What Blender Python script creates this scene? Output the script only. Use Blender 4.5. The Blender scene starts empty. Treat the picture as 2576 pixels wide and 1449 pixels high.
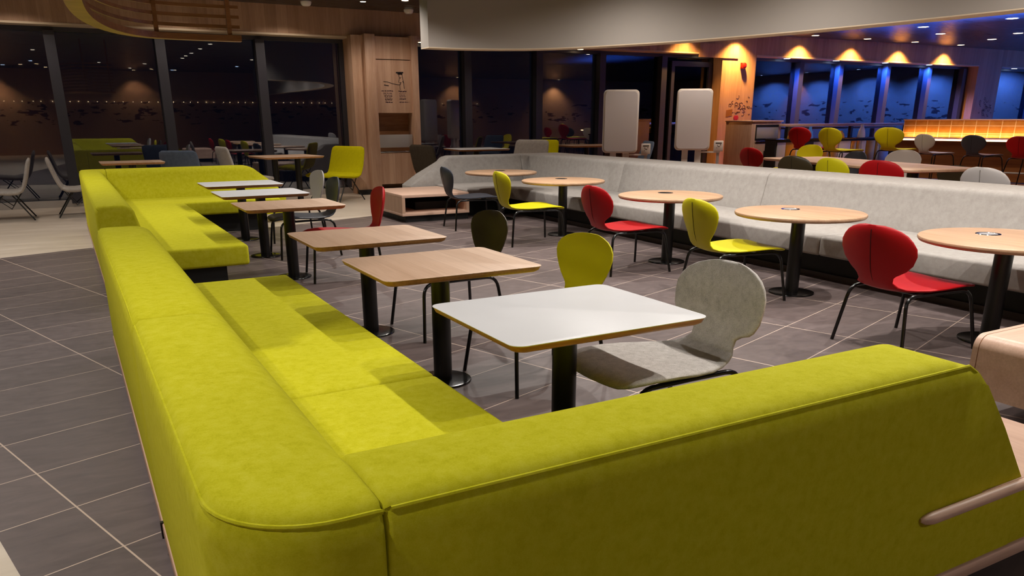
import bpy, bmesh, math, random
from mathutils import Vector, Matrix
random.seed(7)
PI = math.pi
scn = bpy.context.scene
COL = scn.collection
R = math.radians

# ------------------------------------------------------------------ camera
cam_d = bpy.data.cameras.new('camera')
cam = bpy.data.objects.new('camera', cam_d)
COL.objects.link(cam)
cam_d.sensor_width = 36.0
cam_d.lens = 27.5087
cam_d.shift_y = 0.08434
cam_d.clip_end = 200
M3 = Matrix(((0.87458890, 0.15385919, -0.45980606),
             (-0.48485710, 0.27204239, -0.83120787),
             (-0.00280223, 0.94990541, 0.31252498)))
# columns are the camera's right, up and back axes
cam.matrix_world = Matrix.Translation((0, 0, 1.55)) @ M3.to_4x4()
scn.camera = cam

scn.view_settings.view_transform = 'Standard'
scn.view_settings.look = 'None'
scn.view_settings.exposure = 0.6
scn.view_settings.gamma = 1.0
scn.view_settings.use_curve_mapping = False
scn.cycles.use_denoising = True
scn.cycles.max_bounces = 8
scn.cycles.diffuse_bounces = 4
scn.cycles.glossy_bounces = 4
scn.cycles.transparent_max_bounces = 12
scn.cycles.caustics_reflective = False
scn.cycles.caustics_refractive = False
scn.cycles.sample_clamp_indirect = 4.0

w = bpy.data.worlds.new('night')
scn.world = w
w.use_nodes = True
w.node_tree.nodes['Background'].inputs[0].default_value = (0.004, 0.005, 0.012, 1)
w.node_tree.nodes['Background'].inputs[1].default_value = 0.3

# ------------------------------------------------------------------ colour / material helpers
def lin(r, g, b):
    def f(c):
        c /= 255.0
        return c / 12.92 if c <= 0.04045 else ((c + 0.055) / 1.055) ** 2.4
    return (f(r), f(g), f(b), 1.0)

MATS = {}
class NT:
    def __init__(s, name):
        s.m = bpy.data.materials.new(name)
        s.m.use_nodes = True
        s.t = s.m.node_tree
        s.b = s.t.nodes['Principled BSDF']
        MATS[name] = s.m
    def n(s, t, **k):
        nd = s.t.nodes.new(t)
        for a, v in k.items():
            setattr(nd, a, v)
        return nd
    def l(s, a, b):
        s.t.links.new(a, b)
    def val(s, sock, v):
        if hasattr(v, 'is_linked') or isinstance(v, bpy.types.NodeSocket):
            s.l(v, sock)
        else:
            sock.default_value = v
    def math(s, op, a, b=0.0, c=0.0):
        nd = s.n('ShaderNodeMath', operation=op)
        s.val(nd.inputs[0], a); s.val(nd.inputs[1], b); s.val(nd.inputs[2], c)
        return nd.outputs[0]
    def coord(s, kind='Object', scale=(1, 1, 1), rot=(0, 0, 0), loc=(0, 0, 0)):
        tc = s.n('ShaderNodeTexCoord'); mp = s.n('ShaderNodeMapping')
        mp.inputs['Scale'].default_value = scale
        mp.inputs['Rotation'].default_value = rot
        mp.inputs['Location'].default_value = loc
        s.l(tc.outputs[kind], mp.inputs[0])
        return mp.outputs[0]
    def noise(s, vec, scale=5, detail=3, rough=.5, dist=0.0):
        nd = s.n('ShaderNodeTexNoise')
        nd.inputs['Scale'].default_value = scale; nd.inputs['Detail'].default_value = detail
        nd.inputs['Roughness'].default_value = rough; nd.inputs['Distortion'].default_value = dist
        s.l(vec, nd.inputs['Vector'])
        return nd.outputs[0]
    def ramp(s, fac, stops):
        nd = s.n('ShaderNodeValToRGB')
        el = nd.color_ramp.elements
        while len(el) < len(stops):
            el.new(0.5)
        for e, (p, c) in zip(el, stops):
            e.position = p; e.color = c
        s.l(fac, nd.inputs[0])
        return nd.outputs[0]
    def mix(s, fac, a, b, mode='MIX'):
        nd = s.n('ShaderNodeMix', data_type='RGBA', blend_type=mode)
        s.val(nd.inputs[0], fac); s.val(nd.inputs[6], a); s.val(nd.inputs[7], b)
        return nd.outputs[2]
    def bump(s, h, strength=.2, dist=.01):
        nd = s.n('ShaderNodeBump')
        nd.inputs['Strength'].default_value = strength; nd.inputs['Distance'].default_value = dist
        s.l(h, nd.inputs['Height']); s.l(nd.outputs[0], s.b.inputs['Normal'])

def plain(name, col, rough=.5, metal=0.0, spec=.5):
    k = NT(name)
    k.b.inputs['Base Color'].default_value = col
    k.b.inputs['Roughness'].default_value = rough
    k.b.inputs['Metallic'].default_value = metal
    k.b.inputs['Specular IOR Level'].default_value = spec
    # faint wear so that nothing is perfectly uniform
    v = k.coord('Object')
    nz = k.noise(v, 9, 2)
    k.l(k.math('MULTIPLY_ADD', nz, .12, rough - .06), k.b.inputs['Roughness'])
    return k.m

def felt(name, c1, c2, c3, scale=1.0, sheen=.0):
    k = NT(name)
    v = k.coord('Object')
    a = k.noise(v, 26 * scale, 5, .7)
    b = k.noise(k.coord('Object', (60 * scale, 60 * scale, 220 * scale)), 4, 3, .7, .5)
    f = k.math('MULTIPLY_ADD', b, .45, k.math('MULTIPLY', a, .62))
    k.l(k.ramp(f, [(.32, c1), (.52, c2), (.74, c3)]), k.b.inputs['Base Color'])
    k.b.inputs['Roughness'].default_value = .92
    k.b.inputs['Specular IOR Level'].default_value = .15
    k.b.inputs['Sheen Weight'].default_value = sheen
    k.b.inputs['Sheen Roughness'].default_value = .6
    k.b.inputs['Sheen Tint'].default_value = c3
    k.bump(b, .25, .003)
    return k.m

def speckle(name, c1, c2, c3, scale=1.0):
    k = NT(name)
    v = k.coord('Object')
    a = k.noise(v, 420 * scale, 2, .8)
    b = k.noise(v, 30 * scale, 3, .6)
    f = k.math('MULTIPLY_ADD', b, .25, k.math('MULTIPLY', a, .78))
    k.l(k.ramp(f, [(.36, c1), (.52, c2), (.68, c3)]), k.b.inputs['Base Color'])
    k.b.inputs['Roughness'].default_value = .95
    k.b.inputs['Specular IOR Level'].default_value = .1
    k.bump(a, .3, .002)
    return k.m

def wood(name, light, dark, axis='Y', plank=0.0, plank_axis='X', rough=.42, scale=1.0, coord='Object', contrast=1.0):
    k = NT(name)
    sc = {'X': (1.2, 24, 24), 'Y': (24, 1.2, 24), 'Z': (24, 24, 1.2)}[axis]
    v = k.coord(coord, tuple(c * scale for c in sc))
    fine = k.noise(v, 3.2, 5, .65, .6)
    sc2 = {'X': (.35, 5, 5), 'Y': (5, .35, 5), 'Z': (5, 5, .35)}[axis]
    broad = k.noise(k.coord(coord, tuple(c * scale for c in sc2)), 1.6, 3, .5, 1.2)
    f = k.math('ADD', k.math('MULTIPLY', fine, .5), k.math('MULTIPLY', broad, .5))
    f = k.math('MULTIPLY_ADD', k.math('SUBTRACT', f, .5), 1.9 * contrast, .5)
    if plank:
        tc = k.n('ShaderNodeTexCoord'); sp = k.n('ShaderNodeSeparateXYZ')
        k.l(tc.outputs[coord], sp.inputs[0])
        q = k.math('DIVIDE', sp.outputs[plank_axis], plank)
        wn = k.n('ShaderNodeTexWhiteNoise', noise_dimensions='1D')
        k.l(k.math('FLOOR', q), wn.inputs['W'])
        f = k.math('ADD', k.math('MULTIPLY', f, .68), k.math('MULTIPLY', wn.outputs[0], .32))
        fr = k.math('FRACT', q)
        line = k.math('LESS_THAN', fr, .018)
        col = k.ramp(f, [(.2, dark), (.8, light)])
        col = k.mix(k.math('MULTIPLY', line, .45), col, tuple(c * .45 for c in dark[:3]) + (1,))
    else:
        col = k.ramp(f, [(.2, dark), (.8, light)])
    k.l(col, k.b.inputs['Base Color'])
    k.b.inputs['Roughness'].default_value = rough
    k.bump(fine, .06, .002)
    return k.m

def emit(name, col, strength):
    k = NT(name)
    k.b.inputs['Base Color'].default_value = (0, 0, 0, 1)
    k.b.inputs['Emission Color'].default_value = col
    k.b.inputs['Emission Strength'].default_value = strength
    return k.m

# ------------------------------------------------------------------ materials
GREEN = felt('green_felt', lin(182, 178, 12), lin(202, 197, 34), lin(214, 209, 62), 1.0)
WFELT = felt('pale_grey_felt', lin(142, 136, 131), lin(158, 152, 147), lin(170, 165, 160), .6)
OAK = wood('oak_laminate', lin(226, 190, 158), lin(190, 148, 114), 'Y', .0)
OAK_T = wood('oak_tabletop', lin(222, 190, 164), lin(194, 158, 130), 'Y', .155, 'X')
OAK_E = wood('oak_edge', lin(196, 144, 84), lin(150, 98, 46), 'Y', .0)
OAK_EX = wood('oak_edge_dark', lin(176, 120, 66), lin(130, 82, 38), 'X', .0)
OAK_B = wood('beech_trim', lin(222, 186, 164), lin(196, 158, 136), 'X', .0)
OAK_BY = wood('beech_trim_long', lin(208, 170, 146), lin(182, 142, 118), 'Y', .0)
OAK_Z = wood('oak_panel_vertical', lin(208, 172, 146), lin(176, 138, 112), 'Z', .14, 'X', .5)
OAK_S = wood('oak_plain_vertical', lin(208, 172, 146), lin(178, 140, 114), 'Z', .0, 'X', .5)
WALLW = wood('wall_oak_boards', lin(196, 158, 128), lin(158, 120, 92), 'Z', .21, 'X', .5)
OAK_D = wood('canopy_oak', lin(172, 122, 84), lin(130, 84, 52), 'X', .0)
WHITE = plain('white_laminate', lin(222, 221, 222), .38)
PLATF = wood('terracotta_floor', lin(150, 108, 88), lin(120, 82, 66), 'Y', .3)
BLACK = plain('black_powder_coat', lin(14, 12, 12), .36, 0, .5)
BLACKG = plain('black_gloss', lin(12, 11, 11), .2, 0, .5)
PLINTH = plain('plinth_black', lin(9, 8, 8), .6)
DSTRIP = plain('dark_base_strip', lin(60, 48, 46), .5)
STEEL = plain('brushed_steel', lin(184, 180, 178), .36, .35)
CHROME = plain('chrome', lin(220, 222, 226), .1, 1.0)
RED = plain('red_vinyl', lin(166, 6, 14), .5, 0, .25)
YEL = plain('lime_vinyl', lin(196, 186, 8), .5, 0, .3)
NAVY = plain('charcoal_vinyl', lin(50, 53, 62), .42, 0, .45)
OLIVE = plain('olive_brown_vinyl', lin(54, 44, 22), .42, 0, .45)
GREYV = plain('grey_vinyl', lin(176, 170, 168), .5, 0, .3)
GREYF = speckle('grey_speckled_fabric', lin(142, 136, 130), lin(188, 182, 176), lin(216, 210, 206))
GREYL = speckle('light_grey_fabric', lin(150, 143, 138), lin(178, 171, 165), lin(196, 190, 184), .6)
LIMEF = speckle('lime_fabric', lin(178, 170, 4), lin(196, 186, 8), lin(206, 198, 24), .6)
BLUEF = speckle('slate_blue_fabric', lin(80, 92, 110), lin(96, 108, 128), lin(110, 124, 146), .6)
OLIVEF = speckle('brown_fabric', lin(52, 44, 36), lin(62, 54, 44), lin(74, 64, 54), .6)
FRAME = plain('window_frame_dark', lin(52, 52, 62), .5)
PAINT = plain('bulkhead_paint', lin(158, 150, 143), .75, 0, .2)
CREAM = plain('cream_trim', lin(206, 186, 160), .6)
CEIL = plain('ceiling_dark', lin(44, 41, 40), .3, 0, .5)
INK = plain('dark_ink', lin(44, 30, 30), .7)
INK_P = plain('plum_ink', lin(58, 28, 44), .7)
INK_R = plain('red_ink', lin(176, 26, 60), .7)
INK_O = plain('ochre_ink', lin(150, 96, 16), .7)
KIOSK = plain('kiosk_white', lin(232, 230, 236), .55, 0, .3)
KIOSK_E = plain('kiosk_edge_white', lin(230, 224, 218), .5, 0, .3)
SEAM = plain('dark_stitching', lin(46, 40, 12), .9)
SEAMR = plain('dark_red_stitching', lin(40, 0, 2), .9)
SEAMG = plain('grey_stitching', lin(90, 86, 80), .9)
REDP = plain('red_plastic', lin(196, 20, 14), .3)
L_WARM = emit('lamp_warm', (1.0, .72, .38, 1), 9)
L_WHITE = emit('lamp_white', (1.0, .86, .66, 1), 7)
L_BLUE = emit('lamp_blue_white', (.55, .72, 1.0, 1), 12)
L_STRIP = emit('led_strip', (1.0, .66, .34, 1), 5)

# floor: rectangular dark tiles laid at 18.7 degrees to the seating
def floor_tiles():
    k = NT('dark_floor_tile')
    tc = k.n('ShaderNodeTexCoord'); sp = k.n('ShaderNodeSeparateXYZ')
    mp = k.n('ShaderNodeMapping'); mp.inputs['Rotation'].default_value = (0, 0, -R(18.672))
    k.l(tc.outputs['Object'], mp.inputs[0]); k.l(mp.outputs[0], sp.inputs[0])
    u, v = sp.outputs[0], sp.outputs[1]
    a = k.math('DIVIDE', k.math('MINIMUM', k.math('SUBTRACT', u, .945), 1.745), .8725)
    b = k.math('DIVIDE', k.math('MAXIMUM', k.math('SUBTRACT', u, 2.69), 0), 1.03)
    uu = k.math('ADD', a, b)
    vv = k.math('DIVIDE', k.math('SUBTRACT', v, 2.868), .4745)
    def near(x, wd):
        f = k.math('FRACT', x)
        d = k.math('MINIMUM', f, k.math('SUBTRACT', 1.0, f))
        return k.math('LESS_THAN', d, wd)
    g = k.math('MAXIMUM', near(uu, .0042), near(vv, .0062))
    cb = k.n('ShaderNodeCombineXYZ')
    k.l(k.math('FLOOR', uu), cb.inputs[0]); k.l(k.math('FLOOR', vv), cb.inputs[1])
    wn = k.n('ShaderNodeTexWhiteNoise', noise_dimensions='3D'); k.l(cb.outputs[0], wn.inputs[0])
    st = k.coord('Object', (3, 9, 1), (0, 0, -R(18.672)))
    n1 = k.noise(st, 1.5, 6, .62, .8)
    n2 = k.noise(k.coord('Object'), 14, 5, .65)
    f = k.math('ADD', k.math('MULTIPLY', n1, .6), k.math('MULTIPLY', n2, .3))
    f = k.math('ADD', f, k.math('MULTIPLY', wn.outputs[0], .12))
    col = k.ramp(f, [(.28, lin(84, 73, 72)), (.52, lin(103, 90, 88)), (.8, lin(123, 108, 106))])
    col = k.mix(g, col, lin(206, 184, 168))
    k.l(col, k.b.inputs['Base Color'])
    k.l(k.math('MULTIPLY_ADD', n2, .25, .3), k.b.inputs['Roughness'])
    k.b.inputs['Specular IOR Level'].default_value = .42
    k.bump(k.math('SUBTRACT', k.math('MULTIPLY', n1, .2), g), .12, .003)
    return k.m
DARKTILE = floor_tiles()

def light_tiles():
    k = NT('pale_floor_tile')
    v = k.coord('Object', (1, 5, 1), (0, 0, -R(18.672)))
    n1 = k.noise(v, 1.2, 5, .6, .4)
    k.l(k.ramp(n1, [(.3, lin(206, 190, 172)), (.7, lin(224, 210, 194))]), k.b.inputs['Base Color'])
    k.l(k.math('MULTIPLY_ADD', n1, .2, .28), k.b.inputs['Roughness'])
    return k.m
PALETILE = light_tiles()

def glass():
    k = NT('window_glass')
    t = k.t
    t.nodes.remove(k.b)
    out = [n for n in t.nodes if n.type == 'OUTPUT_MATERIAL'][0]
    tr = k.n('ShaderNodeBsdfTransparent'); tr.inputs[0].default_value = (.75, .78, .8, 1)
    gl = k.n('ShaderNodeBsdfGlossy'); gl.inputs['Roughness'].default_value = .012
    gl.inputs[0].default_value = (.95, .95, 1, 1)
    fr = k.n('ShaderNodeFresnel'); fr.inputs[0].default_value = 1.75
    mx = k.n('ShaderNodeMixShader')
    k.l(k.math('MULTIPLY_ADD', fr.outputs[0], 1.0, .03), mx.inputs[0])
    k.l(tr.outputs[0], mx.inputs[1]); k.l(gl.outputs[0], mx.inputs[2])
    k.l(mx.outputs[0], out.inputs[0])
    return k.m
GLASS = glass()

def ceiling_panels():
    k = NT('ceiling_dark_panels')
    v = k.coord('Object', (1.2, 16, 1))
    n1 = k.noise(v, 1.0, 4, .6, .3)
    tc = k.n('ShaderNodeTexCoord'); sp = k.n('ShaderNodeSeparateXYZ'); k.l(tc.outputs['Object'], sp.inputs[0])
    fr = k.math('FRACT', k.math('DIVIDE', sp.outputs[1], .6))
    ln = k.math('LESS_THAN', fr, .03)
    k.l(k.mix(ln, k.ramp(n1, [(.3, lin(40, 37, 36)), (.7, lin(58, 54, 52))]), lin(10, 9, 9)), k.b.inputs['Base Color'])
    k.l(k.math('MULTIPLY_ADD', n1, .2, .2), k.b.inputs['Roughness'])
    k.bump(n1, .15, .01)
    return k.m
CEILP = ceiling_panels()

def mural_wall():
    k = NT('mural_oak_wall')
    v = k.coord('Object', (24, 24, 1.2))
    fine = k.noise(v, 3, 4, .6, .5)
    col = k.ramp(fine, [(.25, lin(170, 132, 104)), (.75, lin(196, 158, 128))])
    tc = k.n('ShaderNodeTexCoord'); sp = k.n('ShaderNodeSeparateXYZ'); k.l(tc.outputs['Object'], sp.inputs[0])
    z = sp.outputs[2]
    nz = k.noise(k.coord('Object', (1.5, 1.5, 5.0)), 1.3, 3, .5)
    blot = k.math('GREATER_THAN', nz, .60)
    band = k.math('MULTIPLY', k.math('GREATER_THAN', z, 1.25), k.math('LESS_THAN', z, 2.25))
    col = k.mix(k.math('MULTIPLY', blot, band), col, lin(90, 56, 48))
    k.l(col, k.b.inputs['Base Color'])
    k.b.inputs['Roughness'].default_value = .55
    return k.m
MURAL = mural_wall()

def grid_tiles():
    k = NT('amber_grid_tile')
    tc = k.n('ShaderNodeTexCoord'); sp = k.n('ShaderNodeSeparateXYZ'); k.l(tc.outputs['Object'], sp.inputs[0])
    fx = k.math('FRACT', k.math('DIVIDE', sp.outputs[0], .26))
    fz = k.math('FRACT', k.math('DIVIDE', k.math('SUBTRACT', sp.outputs[2], .02), .165))
    g = k.math('MAXIMUM', k.math('LESS_THAN', fx, .07), k.math('LESS_THAN', fz, .09))
    n1 = k.noise(k.coord('Object', (3, 3, 3)), 2, 3)
    k.l(k.mix(g, k.ramp(n1, [(.3, lin(196, 124, 46)), (.7, lin(216, 146, 66))]), lin(240, 196, 140)), k.b.inputs['Base Color'])
    k.b.inputs['Roughness'].default_value = .3
    return k.m
GRIDT = grid_tiles()
GOLD = plain('gold_panel', lin(206, 140, 40), .3, .4)
PALE = plain('pale_panel', lin(226, 206, 190), .4)

# ------------------------------------------------------------------ object helpers
def thing(name, label, cat, loc=(0, 0, 0), rotz=0.0, group=None):
    o = bpy.data.objects.new(name, None)
    COL.objects.link(o)
    o.empty_display_size = .1
    o.location = loc
    o.rotation_euler = (0, 0, rotz)
    o['label'] = label
    o['category'] = cat
    if group:
        o['group'] = group
    return o

def tag(o, label, cat, group=None):
    o['label'] = label
    o['category'] = cat
    if group:
        o['group'] = group
    return o

def obj(name, bm, mat, parent=None, smooth=True, angle=38, loc=None, rotz=None, label=None):
    bmesh.ops.recalc_face_normals(bm, faces=bm.faces)
    me = bpy.data.meshes.new(name)
    bm.to_mesh(me)
    bm.free()
    me.materials.append(mat)
    if smooth:
        me.polygons.foreach_set('use_smooth', [True] * len(me.polygons))
        me.set_sharp_from_angle(angle=R(angle))
    o = bpy.data.objects.new(name, me)
    COL.objects.link(o)
    if parent is not None:
        o.parent = parent
    if loc is not None:
        o.location = loc
    if rotz is not None:
        o.rotation_euler = (0, 0, rotz)
    if label:
        o['label'] = label
    return o

def struct(name, bm, mat, parent=None, **k):
    o = obj(name, bm, mat, parent, **k)
    if parent is None:
        o['kind'] = 'structure'
    return o

def NB():
    return bmesh.new()

def add_box(bm, x0, y0, z0, x1, y1, z1, bev=0.0, seg=2):
    b2 = bmesh.new()
    bmesh.ops.create_cube(b2, size=1)
    for v in b2.verts:
        v.co = Vector(((x0 + x1) / 2 + v.co.x * (x1 - x0), (y0 + y1) / 2 + v.co.y * (y1 - y0), (z0 + z1) / 2 + v.co.z * (z1 - z0)))
    if bev:
        bmesh.ops.bevel(b2, geom=b2.edges[:], offset=bev, segments=seg, profile=.5, affect='EDGES')
    merge(bm, b2)
    return bm

def merge(bm, b2):
    me = bpy.data.meshes.new('tmp')
    b2.to_mesh(me); b2.free()
    bm.from_mesh(me)
    bpy.data.meshes.remove(me)

def bx(x0, y0, z0, x1, y1, z1, bev=0.0, seg=2):
    return add_box(NB(), x0, y0, z0, x1, y1, z1, bev, seg)

def add_rings(bm, rings, cap=True, closed=True):
    vs = [[bm.verts.new(p) for p in r] for r in rings]
    n = len(rings[0])
    for a, b in zip(vs[:-1], vs[1:]):
        for i in range(n if closed else n - 1):
            j = (i + 1) % n
            bm.faces.new((a[i], a[j], b[j], b[i]))
    if cap and closed:
        bm.faces.new(vs[0][::-1])
        bm.faces.new(vs[-1])
    return bm

def add_tube(bm, pts, rad, n=10, cap=True):
    pts = [Vector(p) for p in pts]
    rings = []
    up = Vector((0, 0, 1))
    for i, p in enumerate(pts):
        d = (pts[min(i + 1, len(pts) - 1)] - pts[max(i - 1, 0)]).normalized()
        a = d.cross(up if abs(d.z) < .95 else Vector((1, 0, 0))).normalized()
        b = a.cross(d).normalized()
        r = rad[i] if isinstance(rad, (list, tuple)) else rad
        rings.append([p + a * (r * math.cos(t * 2 * PI / n)) + b * (r * math.sin(t * 2 * PI / n)) for t in range(n)])
    # keep rings aligned
    for k in range(1, len(rings)):
        best = min(range(n), key=lambda s: (rings[k][s] - rings[k - 1][0]).length)
        rings[k] = rings[k][best:] + rings[k][:best]
        if (rings[k][1] - rings[k - 1][1]).length > (rings[k][-1] - rings[k - 1][1]).length:
            rings[k] = [rings[k][0]] + rings[k][:0:-1]
    return add_rings(bm, rings, cap)

def tube(pts, rad, n=10):
    return add_tube(NB(), pts, rad, n)

def add_lathe(bm, prof, n=40, c=(0, 0)):
    vs = []
    for r, z in prof:
        if r < 1e-6:
            vs.append([bm.verts.new((c[0], c[1], z))])
        else:
            vs.append([bm.verts.new((c[0] + r * math.cos(2 * PI * i / n), c[1] + r * math.sin(2 * PI * i / n), z)) for i in range(n)])
    for a, b in zip(vs[:-1], vs[1:]):
        for i in range(n):
            j = (i + 1) % n
            if len(a) == 1 and len(b) == 1:
                continue
            if len(a) == 1:
                bm.faces.new((a[0], b[i], b[j]))
            elif len(b) == 1:
                bm.faces.new((a[i], a[j], b[0]))
            else:
                bm.faces.new((a[i], a[j], b[j], b[i]))
    return bm

def lathe(prof, n=40, c=(0, 0)):
    return add_lathe(NB(), prof, n, c)

def rrect(hx, hy, r, seg=6, cx=0, cy=0):
    pts = []
    for sx, sy, a0 in ((1, 1, 0), (-1, 1, 90), (-1, -1, 180), (1, -1, 270)):
        for i in range(seg + 1):
            a = R(a0 + 90 * i / seg)
            pts.append((cx + sx * (hx - r) + r * math.cos(a), cy + sy * (hy - r) + r * math.sin(a)))
    return pts

def prism(levels):
    """levels: list of (pts2d, z)"""
    return add_rings(NB(), [[(x, y, z) for x, y in p] for p, z in levels])

def bez(p0, p1, p2, n=5):
    p0, p1, p2 = Vector(p0), Vector(p1), Vector(p2)
    return [(p0 * (1 - t) ** 2 + p1 * 2 * t * (1 - t) + p2 * t * t) for t in [i / n for i in range(n + 1)]]

def stroke(bm, pts, wd, y=0.0, t=.002):
    """flat ink stroke in the xz plane at depth y"""
    P = [Vector((p[0], 0, p[1])) for p in pts]
    L, Rr = [], []
    for i, p in enumerate(P):
        d = (P[min(i + 1, len(P) - 1)] - P[max(i - 1, 0)])
        if d.length < 1e-9:
            d = Vector((1, 0, 0))
        d.normalize()
        nrm = Vector((-d.z, 0, d.x))
        L.append(p + nrm * wd / 2); Rr.append(p - nrm * wd / 2)
    rings = [[(a.x, y, a.z), (b.x, y, b.z), (b.x, y + t, b.z), (a.x, y + t, a.z)] for a, b in zip(L, Rr)]
    add_rings(bm, rings)

def copy_tree(o, parent=None):
    c = o.copy()
    COL.objects.link(c)
    if parent is not None:
        c.parent = parent
        c.matrix_parent_inverse = o.matrix_parent_inverse
    for ch in o.children:
        copy_tree(ch, c)
    return c

def recolour(o, table):
    for ch in o.children:
        key = ch.name.split('.')[0]
        if key in table and ch.type == 'MESH':
            ch.material_slots[0].link = 'OBJECT'
            ch.material_slots[0].material = table[key]
        recolour(ch, table)

# ------------------------------------------------------------------ the setting
CZ = 3.605      # ceiling height
YW = 16.5       # face of the window wall
YG = 16.9       # plane of its glass
HZ = 3.10       # window heads

struct('floor', bx(-8, -8, -.10, 34, 19, -.002), PALETILE, smooth=False)
b = NB()
tx, ty = (.94737, .32015), (-.32015, .94737)
def onv(x, v):
    return (x, (v + .32015 * x) / .94737)
poly = [(1.1, -6.0), (20, -6.0), onv(20, 10.552), onv(-2.17, 10.552), (-.439, 3.298), (-.36, 2.973)]
add_rings(b, [[(x, y, -.0015) for x, y in poly], [(x, y, 0) for x, y in poly]])
struct('floor_inlay', b, DARKTILE, smooth=False)
# raised floor behind the pale bench
b = bx(8.36, -2, .0, 33, 13.4, .15)
add_box(b, 7.0, 13.4, .0, 33, 16.48, .15)
struct('floor_platform', b, PLATF, smooth=False)

b = bx(-8, -8, CZ, 34, 19, CZ + .12)
struct('ceiling', b, CEILP, smooth=False)

# window wall: oak boards above, between and beside the openings
OPEN = [(-2.6, 5.38), (6.85, 15.42), (16.62, 26.5), (27.76, 32.5)]
b = bx(-8, YW, HZ, 34, YW + .5, CZ)
xs = [-8.0]
for a_, c_ in OPEN:
    xs += [a_, c_]
xs.append(34.0)
for i in range(0, len(xs), 2):
    add_box(b, xs[i], YW, 0, xs[i + 1], YW + .5, HZ)
struct('wall_back', b, WALLW, smooth=False)
b = NB()
add_box(b, 14.6, YW - .03, 2.99, 15.95, YW, 3.32)
struct('trim_1', b, WALLW, smooth=False)
# pale strip under the boards
for i, (a_, c_) in enumerate(OPEN):
    struct('trim_%d' % (i + 2), bx(a_, YW - .012, HZ - .035, c_, YW + .40, HZ - .001), CREAM, smooth=False)

MULL = [[-2.0, .03, 1.80, 3.60], [8.08, 9.93, 11.72, 13.62], [18.55, 20.2, 22.3, 24.3, 26.1], [30.2]]
for i, ((a_, c_), ms) in enumerate(zip(OPEN, MULL)):
    zb = .06
    fr = NB()
    add_box(fr, a_, YG - .05, 0, c_, YG + .08, zb + .06)
    add_box(fr, a_, YG - .05, HZ - .11, c_, YG + .08, HZ - .035)
    add_box(fr, a_, YG - .06, zb, a_ + .09, YG + .06, HZ - .1)
    add_box(fr, c_ - .09, YG - .06, zb, c_, YG + .06, HZ - .1)
    root = bpy.data.objects.new('window_%d' % (i + 1), None)
    COL.objects.link(root)
    root['kind'] = 'structure'
    root.location = ((a_ + c_) / 2, YG, 0)
    inv = Matrix.Translation((-(a_ + c_) / 2, -YG, 0))
    def put(name, bm_, m):
        o = obj(name, bm_, m, root, smooth=False)
        o.data.transform(inv)
        return o
    put('window_frame', fr, FRAME)
    edges = [a_] + ms + [c_]
    for x in ms:
        put('mullion', bx(x, YG - .17, .06, x + .17, YG + .08, HZ - .1), FRAME)
    for x0, x1 in zip(edges[:-1], edges[1:]):
        put('window_pane', bx(x0 + .05, YG - .006, .1, x1 + .05, YG + .006, HZ - .1), GLASS)
# door leaf inside the second window bank
b = NB()
add_box(b, 14.0, YG - .1, .15, 14.1, YG - .03, 2.9); add_box(b, 15.25, YG - .1, .15, 15.36, YG - .03, 2.9)
add_box(b, 14.1, YG - .1, 2.78, 15.25, YG - .03, 2.9); add_box(b, 14.1, YG - .1, .15, 15.25, YG - .03, .3)
struct('door_1', b, FRAME, smooth=False)
struct('baseboard_back', bx(-2.6, YW + .28, 0, 5.38, YW + .36, .12), STEEL, smooth=False)

# walls the photo shows only as reflections in the glass
struct('wall_front', bx(-8, -8.2, 0, 34, -8, CZ), MURAL, smooth=False)
struct('wall_left', bx(-8.2, -8, 0, -8, 16.5, CZ), MURAL, smooth=False)
struct('wall_right', bx(34, -8, 0, 34.2, 16.5, CZ), MURAL, smooth=False)

# hanging bulkhead: one curved wall dropping from the ceiling
path = [(4.80, 11.1), (5.25, 11.1), (5.62, 11.0), (5.94, 10.87), (6.21, 10.70), (6.46, 10.46), (6.68, 10.15), (6.9, 9.75),
        (7.1, 9.32), (7.34, 8.77), (7.60, 7.86), (7.76, 7.2), (7.87, 6.5), (7.97, 5.7), (8.04, 4.67), (8.08, 3.0), (8.1, 0), (8.1, -5)]
def smooth_path(p, it=1):
    for _ in range(it):
        q = [p[0]]
        for a_, c_ in zip(p[:-1], p[1:]):
            q.append((a_[0] * .75 + c_[0] * .25, a_[1] * .75 + c_[1] * .25))
            q.append((a_[0] * .25 + c_[0] * .75, a_[1] * .25 + c_[1] * .75))
        q.append(p[-1]); p = q
    return p
def offset_path(p, d):
    out = []
    for i, q in enumerate(p):
        a_ = p[max(i - 1, 0)]; c_ = p[min(i + 1, len(p) - 1)]
        t = Vector((c_[0] - a_[0], c_[1] - a_[1])).normalized()
        out.append((q[0] - t.y * d, q[1] + t.x * d))
    return out
sp_ = smooth_path(path)
of_ = offset_path(sp_, .28)
BZ = 2.5
b = add_rings(NB(), [[(a_[0], a_[1], BZ), (a_[0], a_[1], CZ), (c_[0], c_[1], CZ), (c_[0], c_[1], BZ)] for a_, c_ in zip(sp_, of_)])
bulk = struct('wall_bulkhead', b, PAINT)
b = add_rings(NB(), [[(a_[0], a_[1], BZ - .012), (a_[0], a_[1], BZ), (c_[0], c_[1], BZ), (c_[0], c_[1], BZ - .012)]
                     for a_, c_ in zip(offset_path(sp_, -.004), of_)])
struct('trim_6', b, CREAM)

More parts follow.
